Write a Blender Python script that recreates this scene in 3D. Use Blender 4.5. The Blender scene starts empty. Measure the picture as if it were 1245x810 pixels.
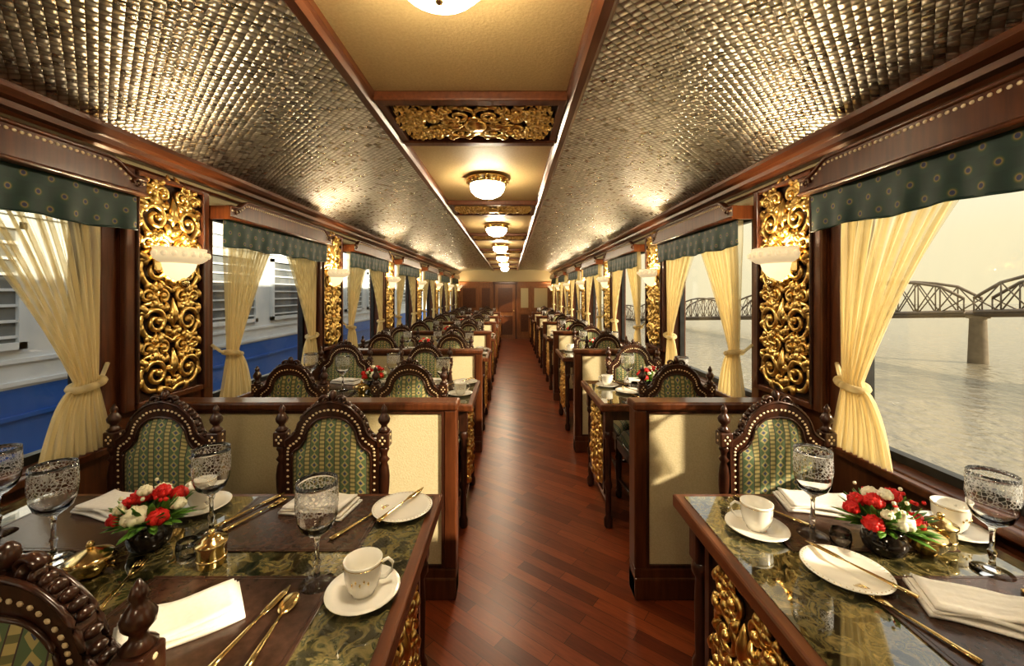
import bpy, bmesh, math, random
from mathutils import Matrix, Vector
random.seed(7)
pi=math.pi; sin=math.sin; cos=math.cos
S=bpy.context.scene
WL=-1.62; WR=1.32; CX=-0.14; BAY=1.73; P0=1.92; YB=-3.25; YE=12.6
# ---------------------------------------------------------------- materials
def newmat(name):
    m=bpy.data.materials.new(name); m.use_nodes=True
    nt=m.node_tree; b=nt.nodes['Principled BSDF']; return m,nt,b
def nd(nt,t,**k):
    n=nt.nodes.new(t)
    for a,v in k.items():
        if a.startswith('_'): n.inputs[int(a[1:])].default_value=v
        else: setattr(n,a,v)
    return n
def mth(nt,op,a,b=None,c=None):
    n=nt.nodes.new('ShaderNodeMath'); n.operation=op
    for i,v in enumerate((a,b,c)):
        if v is None: continue
        if hasattr(v,'links'): nt.links.new(v,n.inputs[i])
        else: n.inputs[i].default_value=v
    return n.outputs[0]
def ramp(nt,fac,stops):
    r=nt.nodes.new('ShaderNodeValToRGB'); e=r.color_ramp.elements
    while len(e)<len(stops): e.new(0.5)
    for i,(p,c) in enumerate(stops):
        e[i].position=p; e[i].color=(c[0],c[1],c[2],1)
    nt.links.new(fac,r.inputs[0]); return r.outputs[0]
def mixc(nt,f,a,b):
    n=nt.nodes.new('ShaderNodeMix'); n.data_type='RGBA'
    for i,v in ((0,f),(6,a),(7,b)):
        if hasattr(v,'links'): nt.links.new(v,n.inputs[i])
        else: n.inputs[i].default_value=(v if i==0 else (v[0],v[1],v[2],1))
    return n.outputs[2]
def objco(nt,scale=(1,1,1),rot=(0,0,0)):
    tc=nt.nodes.new('ShaderNodeTexCoord'); mp=nt.nodes.new('ShaderNodeMapping')
    mp.inputs['Scale'].default_value=scale; mp.inputs['Rotation'].default_value=rot
    nt.links.new(tc.outputs['Object'],mp.inputs[0]); return mp.outputs[0]
def bump(nt,b,h,strength,dist=0.01):
    n=nt.nodes.new('ShaderNodeBump'); n.inputs['Strength'].default_value=strength; n.inputs['Distance'].default_value=dist
    nt.links.new(h,n.inputs['Height']); nt.links.new(n.outputs[0],b.inputs['Normal'])
def pmat(name,c1,c2,scale=8,rough=.5,metal=0,bmp=0,stretch=(1,1,1),coat=0,detail=4):
    m,nt,b=newmat(name)
    v=objco(nt,stretch); no=nd(nt,'ShaderNodeTexNoise'); no.inputs['Scale'].default_value=scale; no.inputs['Detail'].default_value=detail
    nt.links.new(v,no.inputs['Vector'])
    nt.links.new(ramp(nt,no.outputs[0],[(.3,c1),(.7,c2)]),b.inputs['Base Color'])
    b.inputs['Roughness'].default_value=rough; b.inputs['Metallic'].default_value=metal
    if coat: b.inputs['Coat Weight'].default_value=coat; b.inputs['Coat Roughness'].default_value=.12
    if bmp: bump(nt,b,no.outputs[0],bmp,.005)
    return m
wood=pmat('mahogany',(.070,.022,.008),(.14,.046,.016),9,.3,0,.05,(6,6,.6),.3)
woody=pmat('mahogany_long',(.085,.027,.010),(.165,.056,.020),9,.34,0,.05,(6,.5,6),.25)
litwood=pmat('end_wood_lit',(.22,.085,.028),(.34,.14,.05),7,.35,0,.05,(5,5,.6),.2)  # wood of far wall and door, lightened in colour to stand in for lamp light
darkwood=pmat('rosewood_carved',(.030,.012,.007),(.078,.028,.014),20,.28,0,.1,(3,3,.6),.5)
gold=pmat('gilt_carving',(.72,.48,.16),(.95,.71,.30),30,.28,1,.1)
brass=pmat('brass',(.78,.58,.26),(.88,.70,.36),30,.18,1)
inlay=pmat('bone_inlay',(.72,.57,.35),(.85,.72,.50),40,.4)
creamp=pmat('cream_fabric_panel',(.54,.45,.265),(.62,.53,.33),160,.75,0,.25)
ceilp=pmat('ceiling_gold_fabric',(.47,.34,.16),(.55,.41,.20),120,.6,0,.25)
backing=pmat('dark_backing',(.03,.013,.006),(.05,.022,.009),20,.5)
leather=pmat('brown_leather',(.045,.024,.016),(.078,.040,.027),60,.22,0,.08)
porc=pmat('porcelain',(.82,.79,.70),(.86,.83,.75),10,.15,0,0,(1,1,1),.5)
napk=pmat('linen',(.76,.72,.65),(.82,.78,.71),120,.8,0,.15)
red=pmat('petal_red',(.55,.01,.01),(.75,.03,.02),50,.5)
white=pmat('petal_cream',(.80,.74,.5),(.88,.84,.68),50,.5)
leaf=pmat('foliage',(.05,.14,.015),(.14,.30,.04),40,.45)
potm=pmat('dark_pot',(.01,.008,.006),(.03,.02,.015),20,.1)
alum=pmat('window_frame_dark',(.03,.03,.03),(.05,.05,.05),20,.4,.5)
def emis(name,c,s,base=(.8,.7,.5)):
    m,nt,b=newmat(name); b.inputs['Base Color'].default_value=(*base,1)
    b.inputs['Emission Color'].default_value=(*c,1); b.inputs['Emission Strength'].default_value=s; b.inputs['Roughness'].default_value=.4
    return m
globe=emis('lamp_glass_lit',(1,.85,.62),78)
alab=emis('alabaster_lit',(1,.84,.55),.85)
alabr=emis('alabaster_rim',(1,.80,.50),.42,(.85,.74,.50))
# glass
m,nt,b=newmat('crystal'); glass=m
b.inputs['Base Color'].default_value=(1,1,1,1); b.inputs['Transmission Weight'].default_value=1; b.inputs['IOR'].default_value=1.45; b.inputs['Roughness'].default_value=.0
m,nt,b=newmat('etched_crystal'); etched=m
b.inputs['Base Color'].default_value=(1,1,1,1); b.inputs['Transmission Weight'].default_value=1; b.inputs['IOR'].default_value=1.4
vo=nd(nt,'ShaderNodeTexVoronoi',feature='DISTANCE_TO_EDGE'); vo.inputs['Scale'].default_value=120; nt.links.new(objco(nt),vo.inputs['Vector'])
sz=nd(nt,'ShaderNodeSeparateXYZ'); nt.links.new(objco(nt),sz.inputs[0])
band=mth(nt,'MULTIPLY',mth(nt,'GREATER_THAN',sz.outputs[2],.168),mth(nt,'LESS_THAN',sz.outputs[2],.222))
st=mth(nt,'MULTIPLY',mth(nt,'LESS_THAN',vo.outputs[0],.05),band)
nt.links.new(mth(nt,'MULTIPLY',st,.4),b.inputs['Roughness']); nt.links.new(mth(nt,'SUBTRACT',1,mth(nt,'MULTIPLY',st,.3)),b.inputs['Transmission Weight'])
# window pane
pane=bpy.data.materials.new('window_pane'); pane.use_nodes=True; nt=pane.node_tree; nt.nodes.clear()
o=nd(nt,'ShaderNodeOutputMaterial'); mx=nd(nt,'ShaderNodeMixShader'); mx.inputs[0].default_value=.03
t=nd(nt,'ShaderNodeBsdfTransparent'); g=nd(nt,'ShaderNodeBsdfGlossy'); g.inputs['Roughness'].default_value=.02
nt.links.new(t.outputs[0],mx.inputs[1]); nt.links.new(g.outputs[0],mx.inputs[2]); nt.links.new(mx.outputs[0],o.inputs[0])
# curtain
sheer=bpy.data.materials.new('sheer_curtain'); sheer.use_nodes=True; nt=sheer.node_tree; nt.nodes.clear()
o=nd(nt,'ShaderNodeOutputMaterial'); a=nd(nt,'ShaderNodeMixShader'); a.inputs[0].default_value=.5
c=nd(nt,'ShaderNodeMixShader')
d=nd(nt,'ShaderNodeBsdfDiffuse'); tl=nd(nt,'ShaderNodeBsdfTranslucent'); tp=nd(nt,'ShaderNodeBsdfTransparent')
d.inputs[0].default_value=(.80,.70,.46,1); tl.inputs[0].default_value=(.92,.82,.54,1); tp.inputs[0].default_value=(1,.97,.88,1)
sy=nd(nt,'ShaderNodeSeparateXYZ'); nt.links.new(objco(nt),sy.inputs[0])
wv=mth(nt,'SINE',mth(nt,'MULTIPLY',sy.outputs[1],150))
dn=mth(nt,'MULTIPLY',mth(nt,'ABSOLUTE',mth(nt,'SUBTRACT',sy.outputs[2],1.06)),.9)
wf=mth(nt,'MINIMUM',mth(nt,'ADD',mth(nt,'ADD',mth(nt,'MULTIPLY',wv,.10),.22),dn),.64)
nt.links.new(wf,c.inputs[0])
nt.links.new(d.outputs[0],a.inputs[1]); nt.links.new(tl.outputs[0],a.inputs[2]); nt.links.new(a.outputs[0],c.inputs[1]); nt.links.new(tp.outputs[0],c.inputs[2]); nt.links.new(c.outputs[0],o.inputs[0])
# woven ceiling
m,nt,b=newmat('woven_metal'); weave=m
v=objco(nt,(42,42,42),(0,0,pi/4)); sp=nd(nt,'ShaderNodeSeparateXYZ'); nt.links.new(v,sp.inputs[0])
u_,v_=sp.outputs[0],sp.outputs[1]
fu=mth(nt,'FLOOR',u_); fv=mth(nt,'FLOOR',v_)
par=mth(nt,'ABSOLUTE',mth(nt,'MODULO',mth(nt,'ADD',fu,fv),2))
su=mth(nt,'ABSOLUTE',mth(nt,'SINE',mth(nt,'MULTIPLY',u_,pi))); sv=mth(nt,'ABSOLUTE',mth(nt,'SINE',mth(nt,'MULTIPLY',v_,pi)))
h=mth(nt,'ADD',mth(nt,'MULTIPLY',par,su),mth(nt,'MULTIPLY',mth(nt,'SUBTRACT',1,par),sv))
edge=mth(nt,'POWER',mth(nt,'MULTIPLY',su,sv),.30)
hh=mth(nt,'MULTIPLY',h,edge)
cb=nd(nt,'ShaderNodeCombineXYZ'); nt.links.new(fu,cb.inputs[0]); nt.links.new(fv,cb.inputs[1])
wn=nd(nt,'ShaderNodeTexWhiteNoise'); nt.links.new(cb.outputs[0],wn.inputs[0])
col=ramp(nt,wn.outputs[0],[(0,(.60,.60,.56)),(.6,(.78,.78,.74)),(1,(.95,.95,.91))])
nt.links.new(mixc(nt,edge,(.13,.115,.09),col),b.inputs['Base Color'])
b.inputs['Metallic'].default_value=1
nt.links.new(mth(nt,'ADD',mth(nt,'MULTIPLY',wn.outputs[0],.10),.26),b.inputs['Roughness'])
bump(nt,b,hh,.75,.0031)
# floor
m,nt,b=newmat('parquet'); floorm=m
v=objco(nt,(1,1,1),(0,0,math.radians(38))); br=nd(nt,'ShaderNodeTexBrick'); nt.links.new(v,br.inputs['Vector'])
br.inputs['Scale'].default_value=1; br.inputs['Brick Width'].default_value=.42; br.inputs['Row Height'].default_value=.062; br.inputs['Mortar Size'].default_value=.001
br.inputs['Color1'].default_value=(.32,.082,.026,1); br.inputs['Color2'].default_value=(.14,.031,.012,1); br.inputs['Mortar'].default_value=(.03,.008,.004,1)
no=nd(nt,'ShaderNodeTexNoise'); no.inputs['Scale'].default_value=10; no.inputs['Detail'].default_value=6
mp=nd(nt,'ShaderNodeMapping'); mp.inputs['Scale'].default_value=(1,9,1); nt.links.new(v,mp.inputs[0]); nt.links.new(mp.outputs[0],no.inputs['Vector'])
mm=nd(nt,'ShaderNodeMix',data_type='RGBA',blend_type='MULTIPLY'); mm.inputs[0].default_value=.7
nt.links.new(br.outputs[0],mm.inputs[6]); nt.links.new(ramp(nt,no.outputs[0],[(.3,(.55,.5,.5)),(.7,(1.0,1.0,1.0))]),mm.inputs[7]); nt.links.new(mm.outputs[2],b.inputs['Base Color'])
b.inputs['Roughness'].default_value=.31
bump(nt,b,br.outputs[1],-.15,.002)
# upholstery: vertical bands with small motifs
m,nt,b=newmat('brocade'); broc=m
v=objco(nt); sp=nd(nt,'ShaderNodeSeparateXYZ'); nt.links.new(v,sp.inputs[0])
yz=mth(nt,'ADD',sp.outputs[1],sp.outputs[2])
fx=mth(nt,'FRACT',mth(nt,'ADD',mth(nt,'MULTIPLY',sp.outputs[0],1/.058),100.5))
d1=mth(nt,'ABSOLUTE',mth(nt,'SUBTRACT',fx,.5))
fz=mth(nt,'FRACT',mth(nt,'ADD',mth(nt,'MULTIPLY',yz,1/.032),100))
d2=mth(nt,'ABSOLUTE',mth(nt,'SUBTRACT',fz,.5))
dm=mth(nt,'ADD',mth(nt,'MULTIPLY',d1,1.0),mth(nt,'MULTIPLY',d2,.5))
base=mixc(nt,mth(nt,'LESS_THAN',dm,.25),(.13,.19,.10),(.46,.40,.18))
base=mixc(nt,mth(nt,'LESS_THAN',dm,.12),base,(.07,.09,.18))
band=mth(nt,'GREATER_THAN',d1,.33)
fz3=mth(nt,'ABSOLUTE',mth(nt,'SUBTRACT',mth(nt,'FRACT',mth(nt,'ADD',mth(nt,'MULTIPLY',yz,1/.016),100)),.5))
bandc=mixc(nt,mth(nt,'GREATER_THAN',fz3,.28),(.52,.44,.20),(.20,.20,.09))
base=mixc(nt,band,base,bandc)
l1=mth(nt,'MULTIPLY',mth(nt,'GREATER_THAN',d1,.31),mth(nt,'LESS_THAN',d1,.35)); base=mixc(nt,l1,base,(.08,.05,.05))
nt.links.new(base,b.inputs['Base Color']); b.inputs['Roughness'].default_value=.55; b.inputs['Sheen Weight'].default_value=.15
# valance: rows of peacock eyes
m,nt,b=newmat('peacock_fabric'); val=m
v=objco(nt,(1,1,1)); sp=nd(nt,'ShaderNodeSeparateXYZ'); nt.links.new(v,sp.inputs[0])
zz=mth(nt,'MULTIPLY',sp.outputs[2],1/.05); row=mth(nt,'FLOOR',zz)
yy=mth(nt,'ADD',mth(nt,'MULTIPLY',sp.outputs[1],1/.075),mth(nt,'ADD',mth(nt,'MULTIPLY',mth(nt,'MODULO',row,2),.5),50))
py=mth(nt,'SUBTRACT',mth(nt,'FRACT',yy),.5); pz=mth(nt,'SUBTRACT',mth(nt,'FRACT',zz),.5)
rr=mth(nt,'SQRT',mth(nt,'ADD',mth(nt,'MULTIPLY',mth(nt,'MULTIPLY',py,py),2.6),mth(nt,'MULTIPLY',pz,pz)))
nt.links.new(ramp(nt,rr,[(0,(.02,.02,.08)),(.11,(.03,.04,.10)),(.15,(.24,.18,.06)),(.23,(.05,.08,.03)),(.30,(.015,.050,.038)),(.8,(.010,.036,.030))]),b.inputs['Base Color']); b.inputs['Roughness'].default_value=.5
# marble glass top
m,nt,b=newmat('marbled_glass'); marb=m
v=objco(nt); no=nd(nt,'ShaderNodeTexNoise'); no.inputs['Scale'].default_value=24; no.inputs['Detail'].default_value=12; no.inputs['Distortion'].default_value=.8; nt.links.new(v,no.inputs['Vector'])
nt.links.new(ramp(nt,no.outputs[0],[(.32,(.008,.008,.004)),(.44,(.045,.042,.017)),(.53,(.19,.155,.065)),(.60,(.055,.06,.028)),(.72,(.32,.25,.11))]),b.inputs['Base Color'])
b.inputs['Roughness'].default_value=.04; b.inputs['IOR'].default_value=1.7; b.inputs['Coat Weight'].default_value=1; b.inputs['Coat Roughness'].default_value=.01
# exterior
tblue=pmat('train_blue',(.03,.12,.42),(.04,.15,.50),3,.4)
tcream=pmat('train_white',(.58,.63,.66),(.72,.76,.78),3,.5)
tdark=pmat('train_window_dark',(.10,.12,.13),(.22,.24,.25),3,.2)
gravel=pmat('gravel',(.16,.14,.12),(.30,.27,.24),20,.9)
steel=pmat('bridge_steel',(.15,.12,.09),(.19,.155,.12),3,.8)
stone=pmat('pier_stone',(.26,.22,.17),(.34,.29,.22),1,.9)
m,nt,b=newmat('river'); water=m
b.inputs['Base Color'].default_value=(.23,.20,.14,1); b.inputs['Roughness'].default_value=.15
no=nd(nt,'ShaderNodeTexNoise'); no.inputs['Scale'].default_value=.9; no.inputs['Detail'].default_value=5; nt.links.new(objco(nt,(1,.6,1)),no.inputs['Vector']); bump(nt,b,no.outputs[0],.8,.6)

# ---------------------------------------------------------------- mesh builder
class MB:
    def __init__(s): s.v=[];s.f=[];s.m=[];s.s=[];s.mats=[];s.xf=Matrix()
    def add(s,vs,fs,mat,smooth=False):
        if mat not in s.mats: s.mats.append(mat)
        mi=s.mats.index(mat); n=len(s.v)
        s.v+= [tuple(s.xf@Vector(p)) for p in vs]
        for f in fs: s.f.append([i+n for i in f]); s.m.append(mi); s.s.append(smooth)
    def box(s,x0,x1,y0,y1,z0,z1,mat,bev=0):
        if bev<=0:
            vs=[(x,y,z) for x in (x0,x1) for y in (y0,y1) for z in (z0,z1)]
            s.add(vs,[(0,1,3,2),(4,6,7,5),(0,4,5,1),(2,3,7,6),(0,2,6,4),(1,5,7,3)],mat); return
        bm=bmesh.new(); bmesh.ops.create_cube(bm,size=1)
        for q in bm.verts: q.co=Vector(((x0+x1)/2+q.co.x*(x1-x0),(y0+y1)/2+q.co.y*(y1-y0),(z0+z1)/2+q.co.z*(z1-z0)))
        bmesh.ops.bevel(bm,geom=bm.edges[:],offset=bev,segments=2,profile=.5,affect='EDGES')
        bm.verts.index_update(); s.add([q.co[:] for q in bm.verts],[[q.index for q in f.verts] for f in bm.faces],mat,False); bm.free()
    def lathe(s,prof,c=(0,0,0),mat=None,seg=16,a0=0,a1=2*pi,sx=1,sy=1,smooth=True):
        full=abs(a1-a0-2*pi)<1e-6; n=seg if full else seg+1; vs=[];fs=[]
        for r,z in prof:
            for i in range(n):
                a=a0+(a1-a0)*i/seg; vs.append((c[0]+r*cos(a)*sx,c[1]+r*sin(a)*sy,c[2]+z))
        for j in range(len(prof)-1):
            for i in range(seg):
                i2=(i+1)%n; fs.append((j*n+i,j*n+i2,(j+1)*n+i2,(j+1)*n+i))
        if full and prof[0][0]>1e-4: fs.append(list(range(n))[::-1])
        if full and prof[-1][0]>1e-4: fs.append([(len(prof)-1)*n+i for i in range(n)])
        s.add(vs,fs,mat,smooth)
    def tube(s,pts,rad,mat,seg=6,flat=None):
        P=[Vector(p) for p in pts]; n=len(P); vs=[];fs=[]
        if not hasattr(rad,'__len__'): rad=[rad]*n
        for i in range(n):
            t=(P[min(i+1,n-1)]-P[max(i-1,0)]).normalized()
            ref=flat[0] if flat else (Vector((0,0,1)) if abs(t.z)<.9 else Vector((1,0,0)))
            ref=Vector(ref); a=t.cross(ref)
            if a.length<1e-5: a=t.cross(Vector((1,0.01,0)))
            a.normalize(); bb=a.cross(t).normalized()
            fl=flat[1] if flat else 1
            for k in range(seg):
                an=2*pi*k/seg; vs.append(P[i]+a*(rad[i]*cos(an))+bb*(rad[i]*fl*sin(an)))
        for i in range(n-1):
            for k in range(seg):
                k2=(k+1)%seg; fs.append((i*seg+k,i*seg+k2,(i+1)*seg+k2,(i+1)*seg+k))
        fs.append(list(range(seg))[::-1]); fs.append([(n-1)*seg+k for k in range(seg)])
        s.add(vs,fs,mat,True)
    def sph(s,c,r,mat,seg=10,rings=6,fn=None):
        if not hasattr(r,'__len__'): r=(r,r,r)
        vs=[];fs=[]
        for j in range(rings+1):
            th=pi*j/rings
            for i in range(seg):
                ph=2*pi*i/seg; k=fn(th,ph) if fn else 1
                vs.append((c[0]+r[0]*k*sin(th)*cos(ph),c[1]+r[1]*k*sin(th)*sin(ph),c[2]+r[2]*k*cos(th)))
        for j in range(rings):
            for i in range(seg):
                i2=(i+1)%seg; fs.append((j*seg+i,(j+1)*seg+i,(j+1)*seg+i2,j*seg+i2))
        s.add(vs,fs,mat,True)
    def ext(s,poly,axis,a,b,mat):
        n=len(poly)
        def p3(p,q): return {'x':(q,p[0],p[1]),'y':(p[0],q,p[1]),'z':(p[0],p[1],q)}[axis]
        vs=[p3(p,a) for p in poly]+[p3(p,b) for p in poly]
        fs=[list(range(n)),list(range(2*n-1,n-1,-1))]+[(i,i+n,(i+1)%n+n,(i+1)%n) for i in range(n)]
        s.add(vs,fs,mat)
    def mesh(s,name):
        me=bpy.data.meshes.new(name); me.from_pydata(s.v,[],s.f)
        for m in s.mats: me.materials.append(m)
        me.polygons.foreach_set('material_index',s.m); me.polygons.foreach_set('use_smooth',s.s)
        bm=bmesh.new(); bm.from_mesh(me); bmesh.ops.recalc_face_normals(bm,faces=bm.faces[:]); bm.to_mesh(me); bm.free()
        me.update(); return me
def put(name,me,loc=(0,0,0),rz=0):
    if isinstance(me,MB): me=me.mesh(name)
    o=bpy.data.objects.new(name,me); o.location=loc; o.rotation_euler=(0,0,rz); S.collection.objects.link(o); return o
def cr(pts,n=6):
    out=[];L=len(pts)
    for i in range(L-1):
        p0=pts[max(i-1,0)];p1=pts[i];p2=pts[i+1];p3=pts[min(i+2,L-1)]
        for k in range(n):
            t=k/n; out.append(tuple(.5*((2*b)+(-a+c)*t+(2*a-5*b+4*c-d)*t*t+(-a+3*b-3*c+d)*t**3) for a,b,c,d in zip(p0,p1,p2,p3)))
    out.append(tuple(pts[-1])); return out

# ---------------------------------------------------------------- filigree (u,v plane -> local x out, y=u, z=v)
def acleaf(mb,b0,an,L,w,hx,mat,bend):
    lp=[(hx+.010*sin(pi*t),b0[0]+L*t*cos(an+bend*t),b0[1]+L*t*sin(an+bend*t)) for t in (0,.2,.4,.6,.8,1)]
    mb.tube(lp,[w*.45,w*1.0,w*1.2,w*1.0,w*.6,w*.12],mat,6,((1,0,0),.7))
def scroll(mb,cu,cv,r,a0,turns,s,w,hx,mat,leaves=4):
    n=int(20*turns)+4; pts=[];rd=[]
    for i in range(n):
        t=i/(n-1); a=a0+s*turns*2*pi*t; q=r*(1-.82*t); pts.append((hx+.006*t,cu+q*cos(a),cv+q*sin(a))); rd.append(w*(1.15-.55*t))
    mb.tube(pts,rd,mat,7,((1,0,0),1.1)); mb.sph((hx+.010,pts[-1][1],pts[-1][2]),w*1.35,mat,8,5)
    for k in range(leaves):
        a=a0+s*(.2+k*.75); q=r*.95
        b0=(cu+q*cos(a),cv+q*sin(a))
        acleaf(mb,b0,a+s*.9,r*.85,w*1.15,hx,mat,-s*.8)
        acleaf(mb,b0,a+s*.3,r*.55,w*.9,hx-.004,mat,-s*.8)
def unit(mb,cu,cv,k,hx,mat):
    w=.0102*k
    for s in (1,-1):
        def U(u): return cu+s*u*k
        st=cr([(hx,U(0),cv-.02*k),(hx,U(.035),cv+.0*k),(hx,U(.11),cv+.005*k),(hx,U(.145),cv+.06*k),(hx,U(.13),cv+.105*k)],5)
        mb.tube(st,[w*1.1]*len(st),mat,6,((1,0,0),1))
        scroll(mb,U(.082),cv+.065*k,.055*k,(0.4 if s>0 else pi-.4),1.35,s,w*1.1,hx+.004,mat,6)
        scroll(mb,U(.045),cv+.165*k,.038*k,(-1.2 if s>0 else pi+1.2),1.3,s,w,hx+.002,mat,4)
        scroll(mb,U(.118),cv+.165*k,.033*k,(-2.2 if s>0 else pi+2.2),1.2,-s,w*.9,hx,mat,4)
        lp=cr([(hx,U(.01),cv+.11*k),(hx,U(.05),cv+.12*k),(hx,U(.09),cv+.14*k),(hx,U(.15),cv+.125*k)],4)
        mb.tube(lp,[w*(.3+1.2*sin(pi*i/(len(lp)-1))) for i in range(len(lp))],mat,6,((1,0,0),.9))
        for (u,v,an,L) in ((.015,.0,.9,.05),(.075,.115,1.9,.045),(.145,.02,1.2,.05),(.148,.20,-1.9,.05),(.085,.19,1.3,.045),(.02,.215,1.0,.04),(.15,.11,1.7,.035)):
            acleaf(mb,(U(u),cv+v*k),(an if s>0 else pi-an),L*k,w*1.05,hx-.002,mat,s*.7)
    lp=[(hx+.010,cu,cv+(.04+.02*i)*k) for i in range(7)]
    mb.tube(lp,[w*q for q in (.3,1.2,2.0,2.1,1.6,.9,.2)],mat,8,((1,0,0),.9))
    mb.sph((hx+.010,cu,cv+.015*k),(w*1.2,w*1.7,w*1.7),mat,8,5)

# ---------------------------------------------------------------- shell
def wpanels(mb,sg,X):
    t=.12; x0,x1=(X-t,X) if sg>0 else (X,X+t)
    mb.box(x0,x1,YB,YE,0,.77,wood)
    mb.box(x0,x1,YB,YE,1.84,2.25,creamp)
    ys=[P0+BAY*i for i in range(-3,7)]
    for y in ys:
        a,b_=y-.235,y+.235
        mb.box(x0,x1,max(a,YB),min(b_,YE),.77,1.84,wood)
    if ys[-1]+.235<YE: mb.box(x0,x1,ys[-1]+.235,YE,.77,1.84,wood)
for nm,sg,X in (('wall_left',1,WL),('wall_right',-1,WR)):
    mb=MB(); wpanels(mb,sg,X); put(nm,mb)
mb=MB(); mb.box(WL-.12,WR+.12,YB-.1,YE+.1,-.1,0,floorm); put('floor',mb)
# ceiling: woven vaults + centre coffer
mb=MB()
for sg in (-1,1):
    xe=(WL+.08) if sg<0 else (WR-.08); xc=CX+sg*.37
    N=14; pr=[]
    for i in range(N+1):
        t=i/N; pr.append((xe+(xc-xe)*t, 2.02+.09*math.sqrt(max(0,1-(1-t)**2))))
    vs=[];fs=[]
    for (x,z) in pr: vs+=[(x,YB,z),(x,YE,z)]
    for i in range(N): fs.append((2*i,2*i+1,2*i+3,2*i+2))
    mb.add(vs,fs,weave,True)
mb.box(CX-.38,CX+.38,YB,YE,2.115,2.14,ceilp)
mb.box(WL-.12,WR+.12,YB,YE,2.25,2.3,wood)
put('ceiling',mb)
def prof_long(name,poly):
    mb=MB(); mb.ext(poly,'y',YB,YE,woody); return put(name,mb)
for k,sg in enumerate((-1,1)):
    c=CX+sg*.37
    poly=[(c-.03,2.13),(c-.03,2.095),(c-.022,2.088),(c-.012,2.075),(c+.012,2.075),(c+.022,2.088),(c+.03,2.095),(c+.03,2.13)]
    prof_long('trim_%d'%(k+1),poly)
    X=WL if sg<0 else WR; d=-sg
    poly=[(X,1.962),(X+d*.035,1.962),(X+d*.045,1.972),(X+d*.07,1.976),(X+d*.075,1.994),(X+d*.10,2.0),(X+d*.115,2.018),(X+d*.115,2.036),(X+d*.07,2.04),(X,2.04)]
    prof_long('trim_%d'%(k+3),poly)
    mb=MB(); mb.ext([(X,1.925),(X+d*.02,1.925),(X+d*.026,1.932),(X+d*.02,1.94),(X,1.94)],'y',YB,YE,woody); put('trim_%d'%(k+5),mb)
    mb=MB(); mb.ext([(X,0),(X+d*.025,0),(X+d*.025,.1),(X+d*.012,.12),(X,.12)],'y',YB,YE,woody); put('baseboard_'+('left' if sg<0 else 'right'),mb)
# ceiling cross panels
mb=MB()
w=.345; hy=.20
for y0,y1 in ((-hy-.03,-hy+.02),(hy-.02,hy+.03)): mb.box(-w,w,y0,y1,-.035,0,woody,.006)
mb.box(-w,w,-hy+.02,hy-.02,-.012,0,backing)
for x0,x1 in ((-w,-w+.03),(w-.03,w)): mb.box(x0,x1,-hy+.02,hy-.02,-.03,0,woody,.004)
for sg in (1,-1):
    M=Matrix(((0,0,sg,0),(0,1,0,0),(-1,0,0,-.010),(0,0,0,1)))
    mb.xf=M; unit(mb,0,.0,.98,.008,gold)
    mb.xf=M@Matrix.Translation((0,0,.215)); unit(mb,0,.0,.45,.008,gold)
    for s2 in (1,-1): mb.xf=M@Matrix.Translation((0,s2*.10,.20)); unit(mb,0,.0,.42,.008,gold)
mb.xf=Matrix(); mb.sph((0,0,-.03),(.05,.06,.02),gold,12,6)
me=mb.mesh('carved_ceiling_panel')
for i in range(-2,7): put('carved_ceiling_panel',me,(CX,1.68+BAY*i,2.1145))
# ceiling lamp
mb=MB()
mb.lathe([(.10,0),(.125,-.004),(.13,-.018),(.118,-.028),(.122,-.04),(.112,-.05),(.10,-.05),(.10,-.0)],mat=brass,seg=28)
mb.lathe([(.104,-.045),(.106,-.065),(.098,-.09),(.075,-.113),(.04,-.128),(0.0,-.132)],mat=globe,seg=28)
mb.sph((0,0,-.136),.009,brass)
for k in range(16):
    a=2*pi*k/16; mb.sph((.122*cos(a),.122*sin(a),-.03),(.008,.008,.012),brass,6,4)
me=mb.mesh('ceiling_lamp')
for i in range(-2,6): put('ceiling_lamp',me,(CX,2.545+BAY*i,2.115))

# ---------------------------------------------------------------- pilaster
mb=MB()
mb.box(0,.018,-.235,.235,.905,1.922,wood)
for s in (1,-1):
    y0,y1=sorted((s*.19,s*.235)); mb.box(.018,.045,y0,y1,.905,1.922,wood,.006)
    y0,y1=sorted((s*.180,s*.191)); mb.box(.018,.055,y0,y1,.93,1.91,darkwood,.004)
mb.box(.018,.05,-.185,.185,.905,.935,wood,.005); mb.box(.018,.05,-.185,.185,1.9,1.922,wood,.005)
mb.box(.018,.022,-.18,.18,.935,1.9,backing)
for k in range(4): unit(mb,0,.965+.232*k,1.12,.034,gold)
pil=mb.mesh('carved_pilaster')
# sconce
mb=MB()
mb.lathe([(.004,1.455),(.03,1.462),(.055,1.478),(.078,1.505),(.088,1.535)],(0,0,0),alab,16,-pi/2,pi/2,.85,1)
mb.lathe([(.088,1.535),(.112,1.542),(.132,1.556),(.138,1.575),(.128,1.59),(.132,1.606),(.122,1.606),(.118,1.58)],(0,0,0),alabr,20,-pi/2,pi/2,.85,1)
mb.box(-.004,.004,-.12,.12,1.50,1.60,brass)
for k in range(11):
    a=-pi/2+pi*(k+.5)/11; mb.sph((.137*.85*cos(a),.137*sin(a),1.576),(.012,.012,.014),alabr,8,5)
mb.sph((.04,0,1.445),(.02,.02,.025),brass)
sco=mb.mesh('shell_sconce')
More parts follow.
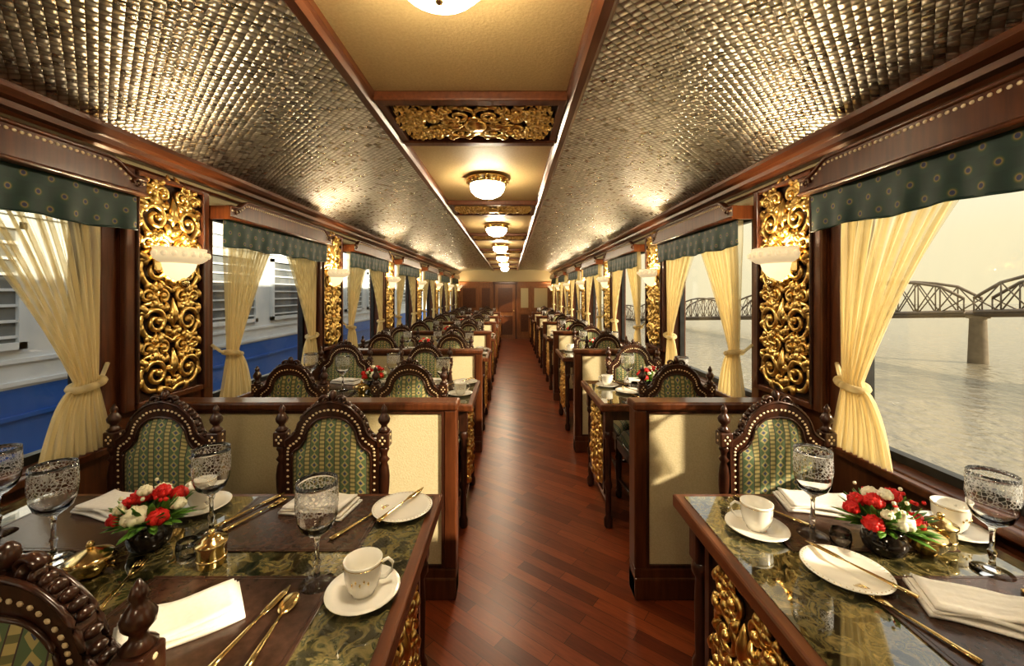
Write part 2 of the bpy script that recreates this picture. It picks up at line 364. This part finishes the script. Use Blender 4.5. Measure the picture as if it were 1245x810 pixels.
# pelmet
L=.615; mb=MB()
def ptop(y):
    a=abs(y); e=L-a
    if e<.05: return 1.862
    if e<.15:
        t=(e-.05)/.10; return 1.862+.048*(t*t*(3-2*t))
    return 1.91
ys=[-L+2*L*i/60 for i in range(61)]
poly=[(y,ptop(y)) for y in ys]+[(L,1.79),(-L,1.79)]
mb.ext(poly,'x',.12,.145,wood)
mb.box(0.001,.12,-L,-L+.02,1.79,1.86,wood); mb.box(0.001,.12,L-.02,L,1.79,1.86,wood); mb.box(0.001,.12,-L,L,1.845,1.86,wood)
pt=[(.145,y,ptop(y)-.006) for y in ys]; mb.tube(pt,.008,wood,6)
pt=[(.147,y,1.797) for y in (-L,0,L)]; mb.tube(pt,.008,wood,6)
for i in range(62):
    y=-L+.015+(2*L-.03)*i/61; mb.sph((.146,y,ptop(y)-.026),(.003,.0068,.0056),inlay,6,4)
for s in (1,-1):
    scr=[(.15,s*(L-.045-.02*cos(a)*(1-a/9)),1.83+.02*sin(a)*(1-a/9)) for a in [i*.5 for i in range(13)]]
    mb.tube(scr,[.006*(1-i/18) for i in range(13)],woody,6)
pelm=mb.mesh('window_pelmet')
# valance
mb=MB(); vs=[];fs=[];NY=140;NZ=6
for i in range(NY+1):
    y=-L+.008+(2*L-.016)*i/NY
    for j in range(NZ+1):
        z=1.80-(.15+.005*sin(y*19))*j/NZ; vs.append((.108+.006*sin(y*55+j*.2)*(j/NZ)+.003*sin(y*23),y,z))
for i in range(NY):
    for j in range(NZ):
        a=i*(NZ+1)+j; fs.append((a,a+1,a+NZ+2,a+NZ+1))
mb.add(vs,fs,val,True); mb.tube([(.11+.006*sin((-L+.01+(2*L-.02)*i/60)*55),-L+.01+(2*L-.02)*i/60,1.65-.005*sin((-L+.01+(2*L-.02)*i/60)*19)) for i in range(61)],.004,val,5)
valm=mb.mesh('peacock_valance')
# curtain pair
def curtain(W,seed):
    mb=MB(); rnd=random.Random(seed); zt,zT,zb=1.06,1.80,.808
    for s in (1,-1):
        vs=[];fs=[];NU=190;NV=48; ph=rnd.random()*6
        for j in range(NV+1):
            z=zT+(zb-zT)*j/NV
            if z>zt:
                q=(z-zt)/(zT-zt); w=.08+(W-.08)*(q**1.05); off=.045*(1-q)**1.5+.04*q
            else:
                q=(zt-z)/(zt-zb); w=.08+.18*q**.6; off=.045-.055*q
            for i in range(NU+1):
                u=i/NU; am=.009+.018*min(1,w/W)
                x=.056+am*(.55*sin(u*2*pi*11+ph+.6*sin(z*5))+.45*sin(u*2*pi*27+1.3*ph+z*3))*.95
                # gathers fan out from the tie-back with a slight belly
                belly=.03*sin(pi*q)*u if z>zt else 0
                y=s*(.55-off-w*(u+.012*sin(u*40+z*6))+belly*.6)
                vs.append((max(x,.016),y,z))
        for j in range(NV):
            for i in range(NU):
                a=j*(NU+1)+i; fs.append((a,a+1,a+NU+2,a+NU+1))
        mb.add(vs,fs,sheer,True)
        yc=s*(.55-.045-.04)
        ring=[(.056+.037*cos(a),yc+.05*sin(a),zt+.012*sin(a)*s) for a in [2*pi*k/20 for k in range(21)]]
        mb.tube(ring,.014,sheer,8)
        mb.tube([(.02,s*.58,zt+.06),(.04,s*.54,zt+.02),(.056,yc+s*.03,zt)],.008,sheer,6)
    mb.tube([(.056,-.605,1.805),(.056,.605,1.805)],.006,brass,8)
    return mb.mesh('sheer_curtain_pair')
curt=[curtain(.50,3),curtain(.54,5)]
# window frame
mb=MB(); Lw=.625
mb.box(-.12,.012,-Lw,Lw,.77,.80,wood,.004)
for s in (1,-1):
    y0,y1=sorted((s*Lw,s*(Lw-.065))); mb.box(-.11,.014,y0,y1,.80,1.84,wood,.004)
    y0,y1=sorted((s*(Lw-.065),s*(Lw-.09))); mb.box(-.09,-.055,y0,y1,.80,1.84,alum)
for z0,z1 in ((.80,.83),(1.81,1.84)): mb.box(-.09,-.055,-Lw+.09,Lw-.09,z0,z1,alum)
mb.box(-.078,-.074,-Lw+.085,Lw-.085,.825,1.815,pane)
mb.box(.002,.045,-Lw,Lw,.765,.795,wood,.006)
winm=mb.mesh('window')
nwin=1
for i in range(-3,7):
    y=P0+BAY*i
    for X,rz in ((WL,0),(WR,pi)):
        dd=.0015 if rz==0 else -.0015
        if y+.235<YE: put('carved_pilaster',pil,(X+dd,y,0),rz)
        put('shell_sconce',sco,(X+(.06 if rz==0 else -.06),y,0),rz)
        ld=bpy.data.lights.new('sconce_bulb','POINT'); ld.energy=8; ld.color=(1,.80,.53); ld.shadow_soft_size=.03
        lo=bpy.data.objects.new('sconce_bulb',ld); lo.location=(X+(.125 if rz==0 else -.125),y,1.585); S.collection.objects.link(lo)
        if i<6:
            yc=y+BAY/2
            put('window_%d'%nwin,winm,(X,yc,0),rz); nwin+=1
            put('window_pelmet',pelm,(X,yc,0),rz); put('peacock_valance',valm,(X,yc,0),rz)
            put('sheer_curtain_pair',curt[(i+(rz>0))%2],(X,yc,0),rz)

# ---------------------------------------------------------------- partitions
def partition(w):
    mb=MB(); t=.045
    mb.box(0,w,-t,t,0,.14,wood,.006); mb.box(0,w,-t-.008,t+.008,0,.1,wood,.008)
    mb.box(0,w+.008,-t-.01,t+.01,.862,.9,wood,.01)
    mb.box(w-.055,w,-t,t,.14,.862,wood,.006); mb.box(0,.05,-t,t,.14,.862,wood,.004)
    mb.box(.05,w-.055,-t+.012,t-.012,.14,.862,creamp)
    for z0,z1 in ((.14,.155),(.847,.862)): mb.box(.05,w-.055,-t+.003,t-.003,z0,z1,darkwood)
    for x0,x1 in ((.05,.062),(w-.067,w-.055)): mb.box(x0,x1,-t+.003,t-.003,.155,.847,darkwood)
    return mb
pl=partition(-.246-WL-.001).mesh('seating_partition'); pr=partition(WR-.569-.001).mesh('seating_partition_r')
for i in range(-1,6):
    put('seating_partition',pl,(WL+.001,P0+BAY*i,0)); put('seating_partition',pr,(WR-.001,P0+BAY*i,0),pi)

# ---------------------------------------------------------------- chair (faces -Y, back plane y=0)
mb=MB()
hw=.198
for s in (1,-1):
    x=s*hw
    mb.lathe([(.012,0),(.018,.01),(.02,.03),(.014,.05),(.018,.12),(.022,.2),(.018,.26),(.024,.28),(.018,.30),(.022,.34)],(x,0,0),darkwood,12)
    mb.box(x-.023,x+.023,-.023,.023,.33,.52,darkwood,.004)
    pr_=[(.018,.52),(.024,.53),(.015,.54),(.013,.56),(.019,.58),(.013,.60),(.016,.62),(.02,.66),(.021,.70),(.017,.735),(.012,.75),(.021,.762),(.012,.774),(.014,.79),(.020,.80),(.016,.815)]
    mb.lathe(pr_,(x,0,0),darkwood,14)
    mb.box(x-.024,x+.024,-.023,.023,.812,.868,darkwood,.005)
    for yy in (-.0235,.0235):
        for dx,dz in ((0,.012),(0,-.012),(.009,0),(-.009,0)): mb.sph((x+dx,yy,.84+dz),(.005,.002,.005),inlay,6,4)
    for zz in (.845,):
        for dz in (.012,-.012): mb.sph((x+s*.0245,0,zz+dz),(.002,.005,.005),inlay,6,4); mb.sph((x-s*.0245,0,zz+dz),(.002,.005,.005),inlay,6,4)
    mb.lathe([(.018,.868),(.024,.874),(.013,.884),(.011,.893),(.021,.905),(.023,.917),(.015,.932),(.009,.94),(.013,.948),(.010,.958),(.002,.972)],(x,0,0),darkwood,14)
    mb.lathe([(.012,0),(.02,.012),(.022,.035),(.013,.05),(.017,.1),(.023,.2),(.019,.26),(.026,.275),(.018,.29),(.022,.33)],(s*.225,-.42,0),darkwood,12)
    mb.box(s*.225-.024,s*.225+.024,-.444,-.396,.32,.405,darkwood,.004)
    mb.tube([(s*hw,0,.13),(s*.225,-.42,.13)],.011,darkwood,8)
    mb.ext([(s*.19,-.02),(s*.24,-.02),(s*.245,-.435),(s*.20,-.435)] if s>0 else [(-.20,-.435),(-.245,-.435),(-.24,-.02),(-.19,-.02)],'z',.345,.405,darkwood)
mb.tube([(-.21,-.21,.13),(.21,-.21,.13)],.011,darkwood,8)
mb.box(-.205,.205,-.44,-.41,.345,.405,darkwood,.004); mb.box(-.18,.18,-.012,.012,.36,.405,darkwood)
vs=[];fs=[];n=14
for i in range(n+1):
    for j in range(n+1):
        a=i/n*2-1; b_=j/n*2-1; r=(1-a**6)*(1-b_**6)
        wx=.235-.02*(b_+1)/2*1.4
        vs.append((a*wx,-.225+b_*.21,.408+.075*max(r,0)**.45))
for i in range(n):
    for j in range(n):
        a=i*(n+1)+j; fs.append((a,a+1,a+n+2,a+n+1))
mb.add(vs,fs,broc,True); mb.box(-.228,.228,-.43,-.02,.40,.412,darkwood)
inn=cr([(.146,.505),(.148,.60),(.149,.70),(.148,.775),(.138,.797),(.116,.812),(.098,.84),(.086,.88),(.050,.916),(0,.926)],4)
out=cr([(.178,.475),(.180,.60),(.182,.70),(.184,.79),(.184,.828),(.160,.846),(.136,.868),(.116,.918),(.062,.968),(0,.985)],4)
def full(h): return h+[(-x,z) for x,z in h[::-1][1:]]
fi=full(inn); fo=full(out)
n=len(fi); vs=[];fs=[]
for y in (-.014,.014):
    for p in fi: vs.append((p[0],y,p[1]))
    for p in fo: vs.append((p[0],y*1.3,p[1]))
for k in range(n-1):
    fs+=[(k,k+1,n+k+1,n+k),(2*n+k,2*n+k+1,3*n+k+1,3*n+k),(n+k,n+k+1,3*n+k+1,3*n+k),(k,k+1,2*n+k+1,2*n+k)]
mb.add(vs,fs,darkwood)
mb.box(-.19,.19,-.016,.016,.462,.508,darkwood,.003)
for y in (-.017,.017):
    mb.tube([(x*1.02,y,z+.001) for x,z in fi],.0045,darkwood,6)
    mb.tube([(x,y,z) for x,z in fo[16:-16]],.005,darkwood,6)
    L2=[((a[0]+b_[0])/2,(a[1]+b_[1])/2) for a,b_ in zip(fi,fo)]
    acc=0; last=L2[0]
    for p in L2[1:]:
        acc+=math.dist(p,last); last=p
        if acc>.0115 and p[1]>.50: mb.sph((p[0],y*1.05,p[1]),(.0056,.002,.0045),inlay,6,4); acc=0
acc=0; last=fo[0]
for p in fo:
    acc+=math.dist(p,last); last=p
    if p[1]>.838 and acc>.017:
        h=.006+.009*(1-abs(p[0])/.19)
        mb.sph((p[0]*1.02,0,p[1]+.003),(.0085,.014,h),darkwood,8,5); acc=0
for s in (1,-1):
    scr=[(s*(.028+.020*cos(a)*(1-a/9)),-.004,.988+.018*sin(a)*(1-a/9)) for a in [i*.5 for i in range(13)]]
    mb.tube(scr,[.007*(1-i/18) for i in range(13)],darkwood,6,((0,1,0),2))
    acc_=[(s*(.055+.05*t),0,.975-.05*t-.02*t*t) for t in (0,.25,.5,.75,1)]
    mb.tube(acc_,[.006,.011,.012,.009,.003],darkwood,6,((0,1,0),1.4))
mb.sph((0,0,1.005),(.014,.018,.022),darkwood,10,6)
cz=.70
for y in (-1,1):
    vs=[(0,y*.030,cz)];fs=[];R=4;cl=[(x,z) for x,z in fi]
    bot=[(-.148+.296*t/10,.505) for t in range(1,10)]
    cl=cl+bot; m_=len(cl)
    for r in range(1,R+1):
        q=r/R
        for p in cl: vs.append((p[0]*q,y*(.008+.022*math.sqrt(max(0,1-q**4))),cz+(p[1]-cz)*q))
    for k in range(m_): fs.append((0,1+k,1+(k+1)%m_))
    for r in range(R-1):
        for k in range(m_):
            a=1+r*m_+k; b2=1+r*m_+(k+1)%m_; fs.append((a,b2,b2+m_,a+m_))
    mb.add(vs,fs,broc,True)
chair=mb.mesh('dining_chair')

# ---------------------------------------------------------------- tables
def table(x0,x1,hy,sg):
    mb=MB()
    mb.box(x0,x1,-hy,hy,.706,.747,woody,.007)
    mb.box(x0+.028,x1-.028,-hy+.028,hy-.028,.740,.750,marb)
    xa=x1-.06 if sg>0 else x0+.06; xb=x0+.06 if sg>0 else x1-.06
    leg=[(.02,0),(.026,.01),(.026,.05),(.016,.07),(.019,.1),(.016,.22),(.024,.24),(.024,.26),(.015,.28),(.018,.45),(.015,.52),(.026,.54),(.026,.56),(.018,.58)]
    for x in (xa,xb):
        for y in (-hy+.07,hy-.07):
            mb.lathe(leg,(x,y,0),darkwood,12); mb.box(x-.025,x+.025,y-.025,y+.025,.575,.706,darkwood,.004)
    a,b_=min(xa,xb),max(xa,xb)
    for y in (-hy+.07,hy-.07): mb.box(a+.02,b_-.02,y-.01,y+.01,.64,.706,darkwood)
    for x in (xa,xb): mb.box(x-.01,x+.01,-hy+.09,hy-.09,.65,.706,darkwood); mb.box(x-.012,x+.012,-hy+.07,hy-.07,.14,.17,darkwood,.004)
    old=mb.xf
    M=Matrix.Translation((xa,0,0)) if sg>0 else Matrix.Translation((xa,0,0))@Matrix.Rotation(pi,4,'Z')
    mb.xf=M; mb.box(-.008,.004,-.2,.2,.17,.65,backing)
    unit(mb,0,.20,1.15,.008,gold); unit(mb,0,.435,1.0,.008,gold)
    for y in (-.2,.2): mb.box(-.012,.014,y-.012,y+.012,.17,.65,darkwood)
    mb.xf=old
    return mb
HY=.34
tl_=table(-1.565,-.218,HY,1).mesh('dining_table'); tr_=table(.528,1.265,HY,-1).mesh('dining_table_r')

# ---------------------------------------------------------------- tableware
mb=MB()
mb.lathe([(0,.0),(.036,.0),(.037,.003),(.02,.007),(.007,.012),(.005,.03),(.008,.045),(.0085,.05),(.005,.056),(.0045,.09),(.007,.105),(.012,.11),(.02,.115)],mat=glass,seg=20)
mb.lathe([(.02,.115),(.034,.128),(.042,.15),(.045,.18),(.044,.22),(.0435,.232),(.0422,.232),(.0428,.218),(.0435,.18),(.0405,.151),(.032,.13),(.0,.12)],mat=etched,seg=28)
gob=mb.mesh('crystal_goblet')
mb=MB(); mb.lathe([(0,0),(.05,0),(.052,.004),(.075,.009),(.086,.013),(.088,.015),(.086,.0165),(.072,.013),(.05,.0075),(0,.007)],mat=porc,seg=36)
for k in range(48):
    a=2*pi*k/48; mb.sph((.082*cos(a),.082*sin(a),.0158),(.0015,.0015,.0008),brass,5,3)
plate=mb.mesh('side_plate')
mb=MB()
mb.lathe([(0,0),(.045,0),(.047,.003),(.07,.010),(.078,.0145),(.077,.016),(.06,.010),(.03,.006),(0,.006)],mat=porc,seg=32)
mb.lathe([(0,.007),(.024,.007),(.025,.012),(.032,.022),(.038,.045),(.0395,.073),(.0405,.078),(.038,.078),(.036,.045),(.03,.022),(.0,.015)],mat=porc,seg=28)
mb.tube([(.0402*cos(2*pi*k/28),.0402*sin(2*pi*k/28),.072) for k in range(29)],.0008,brass,4)
mb.tube([(.036,0,.062),(.052,0,.066),(.062,0,.055),(.060,0,.038),(.046,0,.027),(.034,0,.028)],.0038,porc,8)
for k in range(5):
    a=pi+.9+k*.22; mb.sph((.0385*cos(a),.0385*sin(a),.045+.006*(k%2)),(.002,.002,.004),brass,5,4)
cup=mb.mesh('teacup_and_saucer')
def cutl(kind):
    mb=MB(); z=.004
    mb.tube([(0,-.10,z),(0,-.06,z),(0,0,z),(0,.03,z)],[.0075,.006,.004,.003],brass,8,((0,0,1),.45))
    if kind=='fork':
        mb.tube([(0,.03,z),(0,.045,z),(0,.06,z)],[.003,.010,.0115],brass,8,((0,0,1),.25))
        for k in range(4): mb.tube([(-.009+.006*k,.058,z),(-.0095+.0063*k,.08,z+.002),(-.009+.006*k,.098,z+.001)],[.0022,.002,.001],brass,5)
    elif kind=='spoon':
        mb.sph((0,.062,z),(.018,.032,.0055),brass,14,8)
    else:
        mb.tube([(0,.03,z),(.001,.05,z),(.002,.09,z),(0,.115,z)],[.004,.009,.0085,.002],brass,8,((0,0,1),.2))
    return mb.mesh(kind)
fork,spoon,knife=cutl('fork'),cutl('spoon'),cutl('knife')
def napkin(w,l):
    mb=MB(); h=.008
    for k in range(3):
        z=k*h; ww=w*(1-.08*k); vs=[];fs=[];n=12;m_=8
        sec=[]
        for j in range(m_+1):
            t=j/m_; sec.append((-ww/2+ww*t, h*.95*(1-.15*t)))
        low=[(ww/2-.0,0.0),(-ww/2,0)]
        se=[(-ww/2-.004,h*.5)]+sec+[(ww/2+.002,h*.4)]+low
        for i in range(n+1):
            y=-l/2+l*i/n
            for (x,zz) in se: vs.append((x+.004*sin(y*30+k),y*(1-.05*k),z+max(0,zz)+(.003+.003*k)*max(0,sin(y*22+k*2+x*14))*(1 if zz>.001 else (0 if k==0 else 1))))
        q=len(se)
        for i in range(n):
            for j in range(q): fs.append((i*q+j,i*q+(j+1)%q,(i+1)*q+(j+1)%q,(i+1)*q+j))
        fs.append(list(range(q))); fs.append([n*q+j for j in range(q)][::-1])
        mb.add(vs,fs,napk,True)
    return mb.mesh('folded_napkin')
nap=napkin(.115,.20)
mb=MB(); mb.box(-.21,.21,-.14,.14,0,.003,leather,.0012)
for s in (1,-1): mb.box(-.2,.2,s*.13-.0008,s*.13+.0008,.003,.0034,backing); mb.box(s*.2-.0008,s*.2+.0008,-.13,.13,.003,.0034,backing)
mat_=mb.mesh('leather_placemat')
mb=MB()
mb.lathe([(0,0),(.03,0),(.042,.012),(.047,.03),(.043,.048),(.036,.055),(.039,.062),(.034,.062),(.0,.05)],mat=potm,seg=24)
rnd=random.Random(4)
def bloom(c,r,mt):
    a,b_=rnd.random()*6,rnd.random()*6
    mb.sph(c,(r,r,r*.85),mt,26,16,lambda th,ph:1+.13*sin(6*ph+a+5*th)+.10*sin(11*th+3*ph+b_))
    for k in range(7):
        an=2*pi*k/7+a; mb.sph((c[0]+r*.75*cos(an),c[1]+r*.75*sin(an),c[2]-r*.15),(r*.42,r*.42,r*.5),mt,10,7,lambda th,ph:1+.1*sin(5*ph+a))
bl=[(-.062,-.035,.085,.020,red),(.002,-.05,.098,.025,white),(.055,-.035,.09,.021,red),(-.03,.0,.125,.019,red),(.03,.01,.135,.018,red),(.07,.02,.100,.016,white),(-.08,.02,.100,.016,red),(.0,.045,.125,.018,white),(-.045,.045,.11,.017,red),(.05,.05,.115,.018,red),(-.005,-.01,.145,.014,white),(-.04,-.055,.115,.012,white)]
for x,y,z,r,mt in bl: bloom((x*.85,y*.85,z+.004),r,mt)
for k in range(95):
    a=rnd.random()*2*pi; e=rnd.uniform(.0,1.2); d=rnd.uniform(.045,.085)
    c=Vector((cos(a)*.03,sin(a)*.03,.074)); dr=Vector((cos(a)*cos(e),sin(a)*cos(e),sin(e)))
    PP=[c+dr*d*t for t in (0,.4,.75,1)]
    mb.tube([(*p[:2],p[2]-.008*i*.4) for i,p in enumerate(PP)],[.002,.009,.008,.001],leaf,6,((0,0,1),.15))
for k in range(16):
    a=rnd.random()*2*pi; q=rnd.uniform(.03,.08); mb.sph((q*cos(a),q*sin(a),.15-q*.35+rnd.random()*.02),.005,white if k%2 else red,6,4)
flow=mb.mesh('flower_arrangement')
mb=MB(); mb.lathe([(0,0),(.028,0),(.031,.004),(.031,.045),(.034,.05),(.034,.056),(.022,.058),(.02,.066),(.01,.07),(0,.072)],mat=brass,seg=24)
mb.sph((0,0,.076),.008,brass); mb.lathe([(.0312,.015),(.033,.018),(.0312,.021)],mat=brass,seg=24); salt=mb.mesh('brass_condiment_jar')
mb=MB(); mb.lathe([(0,0),(.022,0),(.024,.006),(.034,.014),(.044,.03),(.045,.038),(.047,.04),(.04,.048),(.022,.056),(.012,.06),(.006,.062),(0,.063)],mat=brass,seg=24); mb.sph((0,0,.07),(.008,.008,.01),brass)
for s in (1,-1): mb.tube([(s*.044,0,.03),(s*.058,0,.036),(s*.056,0,.024),(s*.042,0,.022)],.003,brass,6)
bpot=mb.mesh('brass_lidded_pot')
mb=MB(); mb.lathe([(0,0),(.018,0),(.02,.003),(.024,.03),(.021,.048),(.019,.048),(.022,.03),(.018,.006),(0,.005)],mat=glass,seg=20); sg_=mb.mesh('glass_tealight_holder')
TZ=.7502
def P(name,me,x,y,rz=0,dz=0): return put(name,me,(x,y,TZ+dz),rz)
for i in range(0,7):
    dy=BAY*i; yc=1.0+dy; det=i<4
    put('dining_table',tl_,(0,yc,0)); put('dining_table',tr_,(0,yc,0))
    fy=1.58+dy; ny=(.615 if i==0 else 2.40+BAY*(i-1))
    jl=(-1.325,-.68); jn=(-1.32,-.753) if i==0 else (-1.28,-.585)
    for x in jl: put('dining_chair',chair,(x,fy,0),random.uniform(-.03,.03))
    put('dining_chair',chair,(1.02 if i==0 else .99,fy,0),random.uniform(-.02,.02))
    for x in jn: put('dining_chair',chair,(x,ny,0),pi+(0 if i==0 else random.uniform(-.03,.03)))
    put('dining_chair',chair,(1.05 if i==0 else .97,ny if i else .56,0),pi)
    for x,y in ((-.43,.917),(-.803,1.106),(-1.11,1.0),(-1.37,1.10),(.81,1.10),(1.12,.955)): P('crystal_goblet',gob,x,y+dy)
    for x in (-.92,.937): P('flower_arrangement',flow,x,(1.05 if x<0 else 1.03)+dy,random.random()*(0 if i==0 else 3))
    for x,y in ((-.32,1.225),(.775,.95)): P('side_plate',plate,x,y+dy)
    for x,y,r in ((-.316,.885,.4),(-.93,1.24,-.6),(.674,1.124,2.6),(1.20,1.12,.5)): P('teacup_and_saucer',cup,x,y+dy,r)
    if det:
        P('leather_placemat',mat_,-.59,1.17+dy); P('leather_placemat',mat_,-.60,.80+dy); P('leather_placemat',mat_,-1.20,1.17+dy) ; P('leather_placemat',mat_,-1.22,.80+dy)
        P('leather_placemat',mat_,.92,1.2+dy-.03); P('leather_placemat',mat_,.98,.80+dy)
        mz=.0036
        P('folded_napkin',nap,-.565,1.235+dy,1.4,mz); P('folded_napkin',nap,-1.17,1.23+dy,1.3,mz)
        P('folded_napkin',nap,.93,1.245+dy,1.35,mz); P('folded_napkin',nap,.95,.83+dy,1.15,mz)
        P('folded_napkin',nap,-.64,.80+dy,-.9,mz); P('folded_napkin',nap,-1.2,.80+dy,-.9,mz)
        P('brass_condiment_jar',salt,-.715,.985+dy); P('brass_lidded_pot',bpot,-.965,.945+dy)
        P('glass_tealight_holder',sg_,-.785,1.0+dy); P('glass_tealight_holder',sg_,.84,1.045+dy)
        P('brass_lidded_pot',bpot,1.04,1.03+dy); P('brass_condiment_jar',salt,1.11,1.06+dy)
        P('spoon',spoon,-.455,.79+dy,.05,mz); P('knife',knife,-.50,.79+dy,-.15,mz); P('fork',fork,-.86,.91+dy,.3,0)
        P('fork',fork,-.42,1.16+dy,-.5,mz); P('knife',knife,-.325,1.225+dy,-.4,.0165)
        P('knife',knife,-.77,1.22+dy,-.4,mz); P('fork',fork,-.735,1.2+dy,-.4,mz)
        P('fork',fork,.79,.81+dy,.3,.0036); P('knife',knife,.80,.94+dy,.45,.0165)
        P('knife',knife,.77,1.22+dy,.6,mz); P('spoon',spoon,1.12,.80+dy,.1,mz)
    else:
        P('folded_napkin',nap,-.6,1.2+dy,1.4); P('folded_napkin',nap,-1.2,1.23+dy,1.3); P('folded_napkin',nap,.93,1.22+dy,1.35)

# ---------------------------------------------------------------- end walls
mb=MB(); mb.box(WL-.12,WR+.12,YE,YE+.1,0,2.3,creamp)
mb.box(WL,WR,YE-.03,YE,0,1.70,litwood); mb.box(WL,WR,YE-.05,YE,1.68,1.74,litwood,.01)
for x0,x1 in ((-1.5,-.98),(-.92,-.55),(.27,.62),(.68,1.2)):
    for z0,z1 in ((.15,.8),(.88,1.6)):
        mb.box(x0,x1,YE-.045,YE-.03,z0,z1,litwood,.008); mb.box(x0+.06,x1-.06,YE-.05,YE-.04,z0+.06,z1-.06,creamp if x0>.2 and z0>.5 else woody)
put('wall_far',mb)
mb=MB(); mb.box(WL-.12,WR+.12,YB-.1,YB,0,2.3,creamp); mb.box(WL,WR,YB,YB+.03,0,1.7,wood); put('wall_back',mb)
mb=MB(); c=CX; YD=YE-.052
mb.box(c-.36,c-.30,YD-.06,YD,0,1.72,woody,.01); mb.box(c+.30,c+.36,YD-.06,YD,0,1.72,woody,.01); mb.box(c-.38,c+.38,YD-.06,YD,1.66,1.74,woody,.01)
mb.box(c-.30,c+.30,YD-.03,YD,0,1.66,litwood)
for z0,z1 in ((.12,.7),(.8,1.55)): mb.box(c-.22,c+.22,YD-.042,YD-.03,z0,z1,woody,.01)
mb.sph((c+.25,YD-.045,.85),.02,brass); put('door_1',mb)
# ---------------------------------------------------------------- exterior
mb=MB(); XT=-3.5
mb.box(XT-2.8,XT,-12,34,-.4,.72,tblue); mb.box(XT-2.8,XT,-12,34,.72,2.5,tcream)
for z in (.74,.9,1.95,2.1,2.25): mb.box(XT,XT+.02,-12,34,z,z+.03,tcream)
for z in (-.1,.2,.5): mb.box(XT,XT+.02,-12,34,z,z+.03,tblue)
y=-11.5
k=0
while y<33:
    if k%5==4:
        mb.box(XT,XT+.03,y,y+.8,-.3,2.2,tblue); mb.box(XT,XT+.045,y+.15,y+.65,1.1,1.9,tdark)
    else:
        mb.box(XT,XT+.012,y,y+.9,1.05,1.85,tdark)
        for q in range(7): mb.box(XT+.012,XT+.03,y,y+.9,1.08+q*.11,1.10+q*.11,tcream)
        for yy in (y-.05,y+.9): mb.box(XT,XT+.04,yy,yy+.05,1.0,1.9,tcream)
        mb.box(XT,XT+.04,y-.05,y+.95,1.0,1.05,tcream); mb.box(XT,XT+.04,y-.05,y+.95,1.85,1.9,tcream)
    y+=1.35; k+=1
mb.box(XT-2.9,XT+.05,-12,34,2.5,2.62,tdark); mb.box(XT-2.6,XT-.2,-11.5,33.5,-1.2,-.4,tdark)
put('neighbouring_train_carriage',mb)
mb=MB(); mb.box(-60,WR+.6,-40,60,-1.4,-1.2,gravel); put('railway_ground',mb)
mb=MB(); mb.add([(2,-300,-10),(700,-300,-10),(700,420,-10),(2,420,-10)],[(0,1,2,3)],water); put('river_water',mb)
mb=MB()
def bp(Y,z=0): return Vector((75-.226*(Y-60),Y,-1.25-.0739*(Y-60)+z))
npan=8
Yp=[66-25.5*j for j in range(4)][::-1]+[66+25.5*j for j in range(1,9)]
for a,b_ in zip(Yp[:-1],Yp[1:]):
    for off in (0,4):
        o=Vector((off,off*.226,0)); top=[];botm=[]
        for k in range(npan+1):
            t=k/npan; Y=a+.6+(b_-a-1.2)*t; hgt=3.4+2.6*sin(pi*t)
            if k in (0,npan): hgt=2.2
            botm.append(bp(Y)+o); top.append(bp(Y,hgt)+o)
        mb.tube(botm,.34,steel,4); mb.tube(top,.24,steel,4)
        for k in range(npan+1): mb.tube([botm[k],top[k]],.14,steel,4)
        for k in range(npan):
            mb.tube([botm[k],top[k+1]],.11,steel,4); mb.tube([top[k],botm[k+1]],.11,steel,4)
    A=bp(a);B=bp(b_)
    mb.tube([A+Vector((2,0,-.3)),B+Vector((2,0,-.3))],[2.3,2.3],steel,4,((0,0,1),.25))
for y in Yp:
    c=bp(y)+Vector((2,.45,0)); h=c.z+10.3
    mb.lathe([(1.35,0),(1.1,h-1.2),(1.6,h-1.1),(1.6,h-.5)],(c.x,c.y,-10.2),stone,12,sx=1.1,sy=.7)
put('truss_bridge',mb)
# ---------------------------------------------------------------- world, sun, camera
w=bpy.data.worlds.new('W'); S.world=w; w.use_nodes=True; nt=w.node_tree; bg=nt.nodes['Background']
tc=nd(nt,'ShaderNodeTexCoord'); sp=nd(nt,'ShaderNodeSeparateXYZ'); nt.links.new(tc.outputs['Generated'],sp.inputs[0])
nt.links.new(ramp(nt,mth(nt,'ADD',mth(nt,'MULTIPLY',sp.outputs[2],.5),.5),[(.0,(.52,.45,.30)),(.48,(.70,.62,.40)),(.55,(.78,.70,.46)),(.75,(1,1,.93)),(1,(1.,1.,1.))]),bg.inputs[0]); bg.inputs[1].default_value=1.1
sd=bpy.data.lights.new('sun','SUN'); sd.energy=9; sd.color=(1,.86,.64); sd.angle=.03
so=bpy.data.objects.new('sun',sd); so.rotation_euler=Vector((-.80,.42,-.36)).to_track_quat('-Z','Y').to_euler(); so.location=(10,0,8); S.collection.objects.link(so)
cd=bpy.data.cameras.new('camera'); co=bpy.data.objects.new('camera',cd); S.collection.objects.link(co)
co.location=(0,0,1.4); co.rotation_euler=(pi/2,0,0); cd.sensor_width=36; cd.lens=500/1245*36; cd.shift_x=.002; cd.shift_y=-49/1245; cd.clip_start=.02; cd.clip_end=2000
S.camera=co
S.view_settings.view_transform='Standard'
try: S.view_settings.look='Medium High Contrast'
except Exception as e: print(e)
